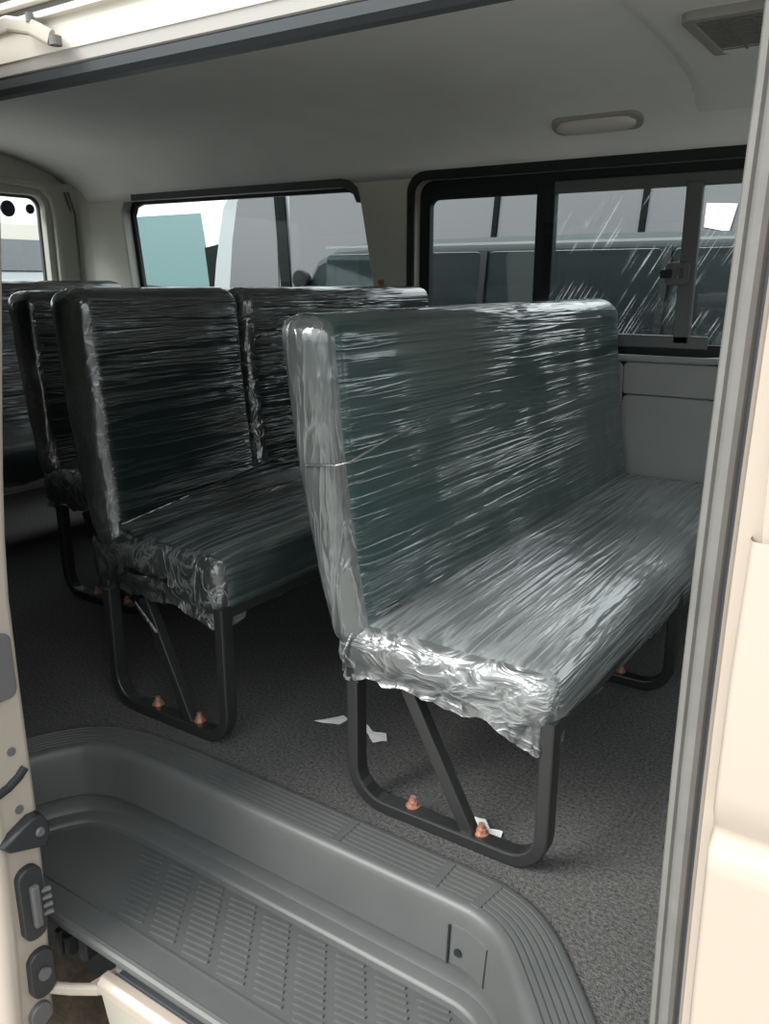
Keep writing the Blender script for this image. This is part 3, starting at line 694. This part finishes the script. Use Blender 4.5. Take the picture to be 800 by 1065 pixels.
def disp_back(amp, ylo, eamp):
    def f(p, n):
        e = 1-sst(0.0, 0.09, p.y-ylo)
        s = noise.noise(Vector((p.x*14, p.y*1.6+3, p.z*34 - p.y*2.0))) + 0.6*noise.noise(Vector((p.x*20, p.y*2.6, p.z*75 - p.y*4.0)))
        c = fbm(Vector((p.x*26, p.y*26, p.z*9)), 3)
        return amp*(1-e)*s + eamp*e*c
    return f
def disp_seat(amp, ylo, eamp):
    def f(p, n):
        e = 1-sst(0.0, 0.08, p.y-ylo)
        s = noise.noise(Vector((p.x*30+p.y*3.2, p.y*1.7, p.z*12))) + 0.6*noise.noise(Vector((p.x*62+p.y*6, p.y*3, p.z*30)))
        c = fbm(Vector((p.x*30, p.y*30, p.z*26)), 4)
        return amp*(1-e)*s + eamp*e*c
    return f
def cushion(parent, x0, x1, y0, y1, z0, z1, vm, films, crown=0.012, eamp=0.004, corner_drop=0.03, amp=0.0016, st=0.011, sag=0.0):
    hx, hy, hz = (x1-x0)/2, (y1-y0)/2, (z1-z0)/2; cx, cy, cz = (x0+x1)/2, (y0+y1)/2, (z0+z1)/2
    bm = rbox(hx, hy, hz, 0.034, st)
    def fn(p):
        ux, uy = p.x/hx, p.y/hy
        z = p.z
        if z > 0: z += crown*(1-ux**4)*(1-min(1, abs(uy))**8)
        if z < 0: z += 0.012*(1-abs(ux)**3)          # the underside is drawn up between its edges
        y = p.y - (0.008*(1-ux*ux)*(1-(p.z/hz)**2) if uy < -0.9 else 0)
        x = p.x + 0.006*(1-(p.z/hz)**2)*(1 if ux > 0.9 else 0)
        if z < 0: z -= sag*min(1.2, (uy+1)*hy)*sst(-0.2, 1.0, ux)*min(1, -p.z/hz)
        return Vector((cx+x, cy+y, cz+z))
    deform(bm, fn)
    def droop(c):
        d = 0.010 + 0.012*noise.noise(Vector((c.x*16, c.y*9, 4.0))) + 0.006*noise.noise(Vector((c.x*50, c.y*40, 9.0)))
        if c.y < y0+0.08: d += corner_drop*sst(0.17, 0.02, x1-c.x) + 0.008*sst(0.08, 0.0, c.x-x0)
        return Vector((c.x, c.y - (0.010 if c.y < y0+0.03 else 0), c.z-max(0.002, d)))
    fb = bm.copy()
    o = link('seat_cushion', bm, vm, parent, smooth=True)
    make_film(fb, disp_seat(amp, y0, eamp), y0, y1, films, parent, 'seat_film', True, droop); fb.free()
    return o
def backrest(parent, xb, zb, xt, zt, y0, y1, thb, tht, vm, films, Rn=0.03, Rf=0.06, eamp=0.0025, amp=0.0016, st=0.011, r=0.034):
    hy = (y1-y0)/2; cy = (y0+y1)/2; hz = (zt-zb)/2; hx = 0.045
    bm = rbox(hx, hy, hz, r, st)
    def fn(p):
        y, v = corner(p.y, p.z, hy, hz, Rn, Rf)
        t = (v+hz)/(2*hz)
        th = (thb+(tht-thb)*t)/0.09
        bul = 0.010*(1-(y/hy)**4)*(1-(v/hz)**2) if p.x > 0 else 0
        x = xb + (xt-xb)*t - 0.012*math.sin(math.pi*t) + p.x*th + bul
        yy = cy + y - (0.006*(1-(p.x/hx)**2) if y < -hy+0.02 else 0)
        return Vector((x, yy, zb+hz+v))
    deform(bm, fn); fb = bm.copy()
    o = link('backrest', bm, vm, parent, smooth=True)
    make_film(fb, disp_back(amp, y0, eamp), y0, y1, films, parent, 'backrest_film', True); fb.free()
    return o
def legframe(parent, xr, xf, y, ztop, brace, bolts=True):
    r1, r2 = 0.070, 0.065
    pth = [(xr, y, ztop), (xr, y, 0.20), (xr, y, 0.013+r1)]
    pth += [(xr+r1*(1-math.cos(a)), y, 0.013+r1*(1-math.sin(a))) for a in [math.radians(15*k) for k in range(1, 6)]]
    pth += [(xr+r1, y, 0.013), (xf-r2, y, 0.013)]
    pth += [(xf-r2+r2*math.sin(a), y, 0.013+r2*(1-math.cos(a))) for a in [math.radians(15*k) for k in range(1, 6)]]
    pth += [(xf, y, 0.013+r2), (xf, y, ztop)]
    bm = bmesh.new(); sweep(bm, pth, rect(0.026, 0.034, 0.004), up=Vector((0, 1, 0)))
    lf = link('leg_frame', bm, M['steel'], parent)
    (bx0, bz0), (bx1, bz1) = brace
    bm = bmesh.new(); sweep(bm, [(bx0, y+0.004, bz0), (bx1, y+0.004, bz1)], rect(0.026, 0.026, 0.003), up=Vector((0, 1, 0))); link('leg_brace', bm, M['steel'], parent)
    if bolts:
        for bx in (xr+0.125, bx1+0.02):
            bm = bmesh.new(); cyl(bm, (bx, y+0.008, 0.030), (0, 0, 1), 0.010, 0.012, 6); cyl(bm, (bx, y+0.008, 0.038), (0, 0, 1), 0.006, 0.014, 10)
            cyl(bm, (bx, y+0.008, 0.0255), (0, 0, 1), 0.014, 0.004, 14); link('bolt', bm, M['copper'], parent)

G = 'film wrapped bench seats'
FB = [F['back'], F['side']]; FS = [F['seat'], F['end']]; DB = [F['dback'], F['dend']]; DS = [F['dseat'], F['dend']]
b1 = empty('bench_seat', (-0.68, 1.9, 0), 'nearest dark green bench in shiny clear film, with bare black leg frame', 'bench seat', G)
cushion(b1, -0.880, -0.440, 1.152, 2.70, 0.270, 0.375, M['vinylg'], FS, eamp=0.0042, sag=0.085)
backrest(b1, -0.848, 0.335, -0.945, 0.938, 1.152, 2.70, 0.080, 0.118, M['vinylg'], FB, 0.03, 0.085)
legframe(b1, -0.842, -0.446, 1.170, 0.30, ((-0.732, 0.29), (-0.590, 0.022)))
legframe(b1, -0.842, -0.446, 1.95, 0.30, ((-0.732, 0.29), (-0.590, 0.022)))
bm = bmesh.new()
for x in (-0.842, -0.446): box(bm, x-0.013, x+0.013, 1.16, 2.66, 0.272, 0.298)
link('under_rail', bm, M['steel'], b1)
# loose strand of film round the end of the backrest and one round the seat corner
bm = bmesh.new(); sweep(bm, [(-0.940, 1.150, 0.672), (-0.925, 1.140, 0.676), (-0.86, 1.138, 0.684), (-0.838, 1.150, 0.69), (-0.826, 1.25, 0.715), (-0.822, 1.40, 0.735)], circ(0.0022, 6)); link('film_strand', bm, F['end'], b1, smooth=True)
bm = bmesh.new(); sweep(bm, [(-0.80, 1.30, 0.395), (-0.815, 1.20, 0.392), (-0.835, 1.150, 0.37), (-0.848, 1.140, 0.33), (-0.852, 1.142, 0.29)], circ(0.003, 6)); link('film_strand', bm, F['end'], b1, smooth=True)

b2 = empty('bench_seat', (-1.4, 1.9, 0), 'black two-backed bench in clear film, second row behind the nearest bench', 'bench seat', G)
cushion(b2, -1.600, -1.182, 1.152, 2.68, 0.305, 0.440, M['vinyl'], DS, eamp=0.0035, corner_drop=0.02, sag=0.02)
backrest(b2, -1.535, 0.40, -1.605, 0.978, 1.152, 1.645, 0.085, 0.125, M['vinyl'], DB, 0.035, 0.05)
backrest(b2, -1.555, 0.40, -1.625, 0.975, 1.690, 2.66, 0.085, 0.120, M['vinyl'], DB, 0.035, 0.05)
legframe(b2, -1.555, -1.190, 1.170, 0.33, ((-1.437, 0.30), (-1.312, 0.022)))
legframe(b2, -1.555, -1.190, 2.06, 0.33, ((-1.437, 0.30), (-1.312, 0.022)))
bm = bmesh.new()
for x in (-1.555, -1.190): box(bm, x-0.013, x+0.013, 1.16, 2.66, 0.306, 0.332)
link('under_rail', bm, M['steel'], b2)
# film stretched from the backs down to the seat
bm = bmesh.new(); rows = []
for i in range(80):
    y = 1.155 + (2.64-1.155)*i/79; t = i/79
    ztop = 0.470 + 0.16*t; row = []
    for k in range(14):
        s = k/13
        x = -1.478 - 0.010*(ztop-0.47)/0.16 + (0.05+0.10*t)*s*s; z = ztop + (0.452-ztop)*(1-(1-s)**1.6)
        row.append(bm.verts.new((x + 0.003*noise.noise(Vector((s*9, y*2.5, 1))), y, z + 0.002*noise.noise(Vector((s*22, y*3, 5))))))
    rows.append(row)
for a, b in zip(rows, rows[1:]):
    for k in range(13): bm.faces.new((a[k], a[k+1], b[k+1], b[k]))
sweep(bm, [(-1.477, 1.155, 0.470), (-1.4775, 1.9, 0.551), (-1.486, 2.64, 0.630)], circ(0.002, 6))
link('film_sheet', bm, F['dback'], b2, smooth=True)
bm = bmesh.new()
for k in range(1):
    rws = []
    for i in range(9):
        t = i/8; wd_ = 0.008 + 0.028*t
        x = -1.42+0.06*t; z = 0.300 - 0.055*t
        rws.append([bm.verts.new((x+0.02*math.sin(q)*t, 1.140-0.012*math.cos(q), z-wd_*0.4*q+0.01*math.sin(3*q))) for q in (-1, -0.5, 0, 0.5, 1)])
    for a, b in zip(rws, rws[1:]):
        for j in range(4): bm.faces.new((a[j], a[j+1], b[j+1], b[j]))
link('loose_film_flap', bm, F['dend'], b2, smooth=True)

b3 = empty('bench_seat', (-2.1, 2.1, 0), 'black film wrapped bench in the third row, edge showing behind the two-backed bench', 'bench seat', G)
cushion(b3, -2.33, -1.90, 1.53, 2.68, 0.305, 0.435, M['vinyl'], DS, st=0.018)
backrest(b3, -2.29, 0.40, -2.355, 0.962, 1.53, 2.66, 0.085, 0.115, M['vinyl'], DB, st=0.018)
legframe(b3, -2.28, -1.91, 1.56, 0.33, ((-2.16, 0.30), (-2.03, 0.022)))
legframe(b3, -2.28, -1.91, 2.2, 0.33, ((-2.16, 0.30), (-2.03, 0.022)))
b4 = empty('bench_seat', (-3.0, 1.9, 0), 'rearmost film wrapped bench under the tailgate window', 'bench seat', G)
cushion(b4, -3.20, -2.72, 1.05, 2.66, 0.28, 0.42, M['vinylg'], DS, st=0.02)
backrest(b4, -3.16, 0.38, -3.27, 0.992, 1.05, 2.66, 0.10, 0.12, M['vinylg'], DB, 0.04, 0.06, st=0.02)
legframe(b4, -3.14, -2.76, 1.20, 0.30, ((-3.0, 0.28), (-2.88, 0.022)))
legframe(b4, -3.14, -2.76, 2.3, 0.30, ((-3.0, 0.28), (-2.88, 0.022)))

# ------------------------------------------------------------------ scraps of paper on the carpet
def scrap(pts, label, lift=0.006):
    bm = bmesh.new(); b2 = plate_xy(pts, [], 0.0, 0.0012)
    bmesh.ops.subdivide_edges(b2, edges=b2.edges[:], cuts=2, use_grid_fill=True)
    for v in b2.verts: v.co.z += 0.0015 + lift*abs(noise.noise(Vector((v.co.x*28, v.co.y*28, 2))))
    me = bpy.data.meshes.new('t'); b2.to_mesh(me); b2.free(); bm.from_mesh(me); bpy.data.meshes.remove(me)
    setp(link('paper_scrap', bm, M['paper']), label, 'paper', 'paper scraps on the carpet')
scrap([(-1.095, 1.352), (-1.04, 1.375), (-1.035, 1.405), (-1.055, 1.412)], 'small white paper scrap on the carpet left of the rear leg')
scrap([(-1.02, 1.400), (-0.985, 1.392), (-0.955, 1.372), (-0.93, 1.352), (-0.905, 1.372), (-0.925, 1.40), (-0.955, 1.39), (-0.985, 1.408), (-1.015, 1.415)], 'bow shaped white paper scrap just right of the rear leg')
scrap([(-0.605, 1.205), (-0.575, 1.195), (-0.545, 1.205), (-0.55, 1.228), (-0.575, 1.225), (-0.595, 1.245), (-0.615, 1.24)], 'crumpled white paper scrap beside the copper bolt', 0.010)

# ------------------------------------------------------------------ outside: ground and parked vehicles
bm = bmesh.new(); box(bm, -22, 14, -14, 22, -0.80, -0.66)
setp(link('ground', bm, M['asphalt']), 'grey concrete yard', 'ground', kind='structure')
bm = bmesh.new(); box(bm, -4.2, 1.6, 0.55, 3.0, -0.665, -0.655)  # dark strip laid in for the shade beneath the van
setp(link('ground_shade', bm, M['under_shade']), 'dark strip painting in the shade under the van', 'ground', kind='structure')
def wheel(parent, x, y, r=0.33):
    bm = bmesh.new(); cyl(bm, (x, y, -0.66+r), (0, 1, 0), r, 0.2, 28); wl = link('wheel', bm, M['tyre'], parent, bevel=0.02)
    bm = bmesh.new(); cyl(bm, (x, y-0.10, -0.66+r), (0, 1, 0), r*0.6, 0.03, 20, r*0.5); link('hubcap', bm, M['hub'], wl)
def vehicle_y(name, outline, y0, y1, paint, label, cat, tumble=0.10, belt=0.4, top=1.2):
    """side outline in x,z; flanks lean inwards above the belt line"""
    root = empty(name, ((outline[0][0]+outline[len(outline)//2][0])/2, (y0+y1)/2, -0.66), label, cat)
    bm = bmesh.new(); n = len(outline); ymid = (y0+y1)/2; rows = []
    for y in (y0+0.0, y0+0.03, y0+0.12, ymid, y1-0.12, y1-0.03, y1):
        e = abs(y-ymid)/((y1-y0)/2); sh = 0.06*max(0, (e-0.85)/0.15)**2
        row = []
        for x, z in outline:
            k = sst(belt, top, z)
            yy = ymid + (y-ymid)*(1-tumble*k)
            cx = sum(p[0] for p in outline)/n
            row.append(bm.verts.new((x - math.copysign(sh, x-cx)*0.6, yy, z - (sh if z > belt+0.3 else 0))))
        rows.append(row)
    for a, b in zip(rows, rows[1:]):
        for k in range(n): bm.faces.new((a[k], a[(k+1) % n], b[(k+1) % n], b[k]))
    bm.faces.new(rows[0]); bm.faces.new(rows[-1][::-1])
    link('body', bm, M[paint], root)
    def face_y(z): return ymid + (y0-ymid)*(1-tumble*sst(belt, top, z))
    return root, face_y
def side_pane(root, face_y, outline, m, name='window', off=0.006):
    bm = plate_xz(outline, [], 0.0, 0.012, 0.002)
    for v in bm.verts: v.co.y += face_y(v.co.z) - off
    return link(name, bm, M[m], root)
# dark low-roofed wagon right beside the far windows
out = [(-2.86, -0.25), (-2.88, 0.30), (-2.84, 0.62), (-2.80, 0.85), (-2.76, 1.02), (-2.70, 1.12), (-2.60, 1.160), (-2.3, 1.178), (-1.2, 1.185), (0.4, 1.17), (1.0, 1.02), (1.5, 0.55), (2.1, 0.42), (2.2, -0.25)]
car, fy = vehicle_y('parked_wagon', out, 3.35, 5.0, 'dark', 'dark green wagon parked close outside the far windows', 'car', 0.07, 0.45, 1.15)
for x0, x1 in ((-2.60, -1.75), (-1.71, -0.96), (-0.92, 0.2)):
    side_pane(car, fy, rrect(x0, x1, 0.45, 1.115, 0.025), 'carglass')
bm = bmesh.new(); sweep(bm, [(-2.60, fy(1.14)-0.01, 1.150), (0.35, fy(1.14)-0.01, 1.150)], rect(0.010, 0.008)); link('roof_gutter', bm, M['silver'], car)
for x in (-1.73, -0.94):
    bm = bmesh.new(); sweep(bm, [(x-0.02, fy(0.5)-0.012, 0.5), (x, fy(1.1)-0.01, 1.12)], rect(0.03, 0.012)); link('door_pillar', bm, M['rubber'], car)
bm = bmesh.new(); cyl(bm, (-2.74, fy(1.0)-0.02, 1.0), (0, 1, 0), 0.05, 0.06, 16, 0.035); link('wing_mirror', bm, M['rubber'], car, bevel=0.008)
for x in (-2.2, 1.2): wheel(car, x, 3.45)
# grey van behind the wagon
out = [(-5.22, -0.25), (-5.26, 0.2), (-5.24, 0.75), (-5.19, 1.2), (-5.10, 1.62), (-5.02, 1.72), (-4.8, 1.80), (-3.5, 1.84), (-0.6, 1.84), (0.3, 1.75), (0.9, 0.9), (1.3, 0.6), (1.35, -0.25)]
van, fv = vehicle_y('grey_van', out, 5.2, 7.0, 'silver', 'tall grey van with wide side windows beyond the wagon', 'van', 0.05, 0.6, 1.8)
side_pane(van, fv, [(-5.02, 0.72), (-4.46, 0.72), (-4.50, 1.66), (-4.84, 1.66), (-4.90, 1.60), (-4.96, 1.3)], 'greyglass')
side_pane(van, fv, [(-4.32, 0.72), (-2.615, 0.72), (-2.565, 1.66), (-4.36, 1.66)], 'greyglass')
side_pane(van, fv, [(-2.605, 0.72), (-1.635, 0.72), (-1.585, 1.66), (-2.555, 1.66)], 'greyglass')
side_pane(van, fv, [(-1.625, 0.72), (-0.2, 0.72), (-0.35, 1.60), (-1.575, 1.66)], 'greyglass')
bm = bmesh.new(); sweep(bm, [(-4.36, fv(0.72)-0.012, 0.70), (-4.46, fv(1.68)-0.012, 1.70)], rect(0.10, 0.016)); link('dark_pillar', bm, M['black'], van)
for x in (-2.60, -1.62):
    bm = bmesh.new(); sweep(bm, [(x-0.03, fv(0.72)-0.012, 0.70), (x+0.03, fv(1.68)-0.012, 1.70)], rect(0.035, 0.016)); link('window_divider', bm, M['black'], van)
bm = plate_xz([(-1.25, 1.29), (-1.11, 1.26), (-1.08, 1.41), (-1.25, 1.42)], [], 0, 0.006)  # white plate added in place of a bright reflection in the pane
for v in bm.verts: v.co.y += fv(v.co.z)-0.02
setp(link('pane_reflection_plate', bm, M['white']), 'white plate standing in for a bright window reflection', 'paper')
for x in (-4.5, 0.4): wheel(van, x, 5.32)
# white truck with a teal windscreen
out = [(-7.5, -0.25), (-7.5, 1.66), (-7.42, 1.74), (-5.62, 1.74), (-5.50, 1.66), (-5.30, 0.8), (-5.28, -0.25)]
tk, ft = vehicle_y('white_truck', out, 5.5, 9.0, 'white', 'white truck with a large teal windscreen seen through the rear side window', 'truck', 0.02, 0.5, 1.7)
side_pane(tk, ft, [(-7.35, 0.62), (-5.47, 0.62), (-5.62, 1.56), (-7.30, 1.56)], 'teal', 'windscreen')
bm = bmesh.new(); sweep(bm, [(-6.9, ft(0.9)-0.018, 0.98), (-5.7, ft(0.9)-0.018, 0.90)], rect(0.012, 0.012)); link('wiper', bm, M['rubber'], tk)
bm = bmesh.new(); sweep(bm, [(-5.38, ft(0.7)-0.012, 0.62), (-5.475, ft(1.28)-0.012, 1.28)], rect(0.17, 0.03)); link('screen_pillar', bm, M['black'], tk)
for x in (-7.2, -5.6): wheel(tk, x, 5.62)
# cream bonneted van parked behind the tailgate
cr = empty('cream_van', (-9.8, 5.6, -0.66), 'cream van with a bonnet, facing the tailgate window from behind', 'van')
side = [(-7.95, -0.30), (-7.85, 0.2), (-7.88, 0.85), (-8.0, 0.96), (-8.7, 1.06), (-9.05, 1.44), (-9.2, 1.62), (-9.5, 1.68), (-12.0, 1.70), (-12.2, 0.9), (-12.2, -0.30)]
bm = bmesh.new(); rows = []
for y, s in ((4.62, 0.96), (4.68, 1.0), (6.52, 1.0), (6.58, 0.96)):
    rows.append([bm.verts.new((-10+(x+10)*(0.5+0.5*s), 5.6+(y-5.6)*(1-0.06*sst(0.9, 1.6, z)), z*s if z > 0.5 else z)) for x, z in side])
for a, b in zip(rows, rows[1:]):
    for k in range(len(side)): bm.faces.new((a[k], a[(k+1) % len(side)], b[(k+1) % len(side)], b[k]))
bm.faces.new(rows[0]); bm.faces.new(rows[-1][::-1]); link('body', bm, M['creamdull'], cr)
def slab(name, q, m, up):
    bm = bmesh.new(); lo = [bm.verts.new(Vector(v)) for v in q]; hi = [bm.verts.new(Vector(v)+Vector(up)) for v in q]
    for k in range(4): bm.faces.new((lo[k], lo[(k+1) % 4], hi[(k+1) % 4], hi[k]))
    bm.faces.new(hi); bm.faces.new(lo[::-1]); return link(name, bm, M[m], cr)
slab('windscreen', [(-8.69, 4.74, 1.075), (-8.69, 6.46, 1.075), (-9.03, 6.44, 1.42), (-9.03, 4.76, 1.42)], 'carglass', (0.02, 0, 0.02))
slab('bonnet', [(-8.01, 4.72, 0.965), (-8.01, 6.48, 0.965), (-8.66, 6.48, 1.06), (-8.66, 4.72, 1.06)], 'silver', (0, 0, 0.02))
for x in (-8.5, -11.4): wheel(cr, x, 4.74, 0.33)
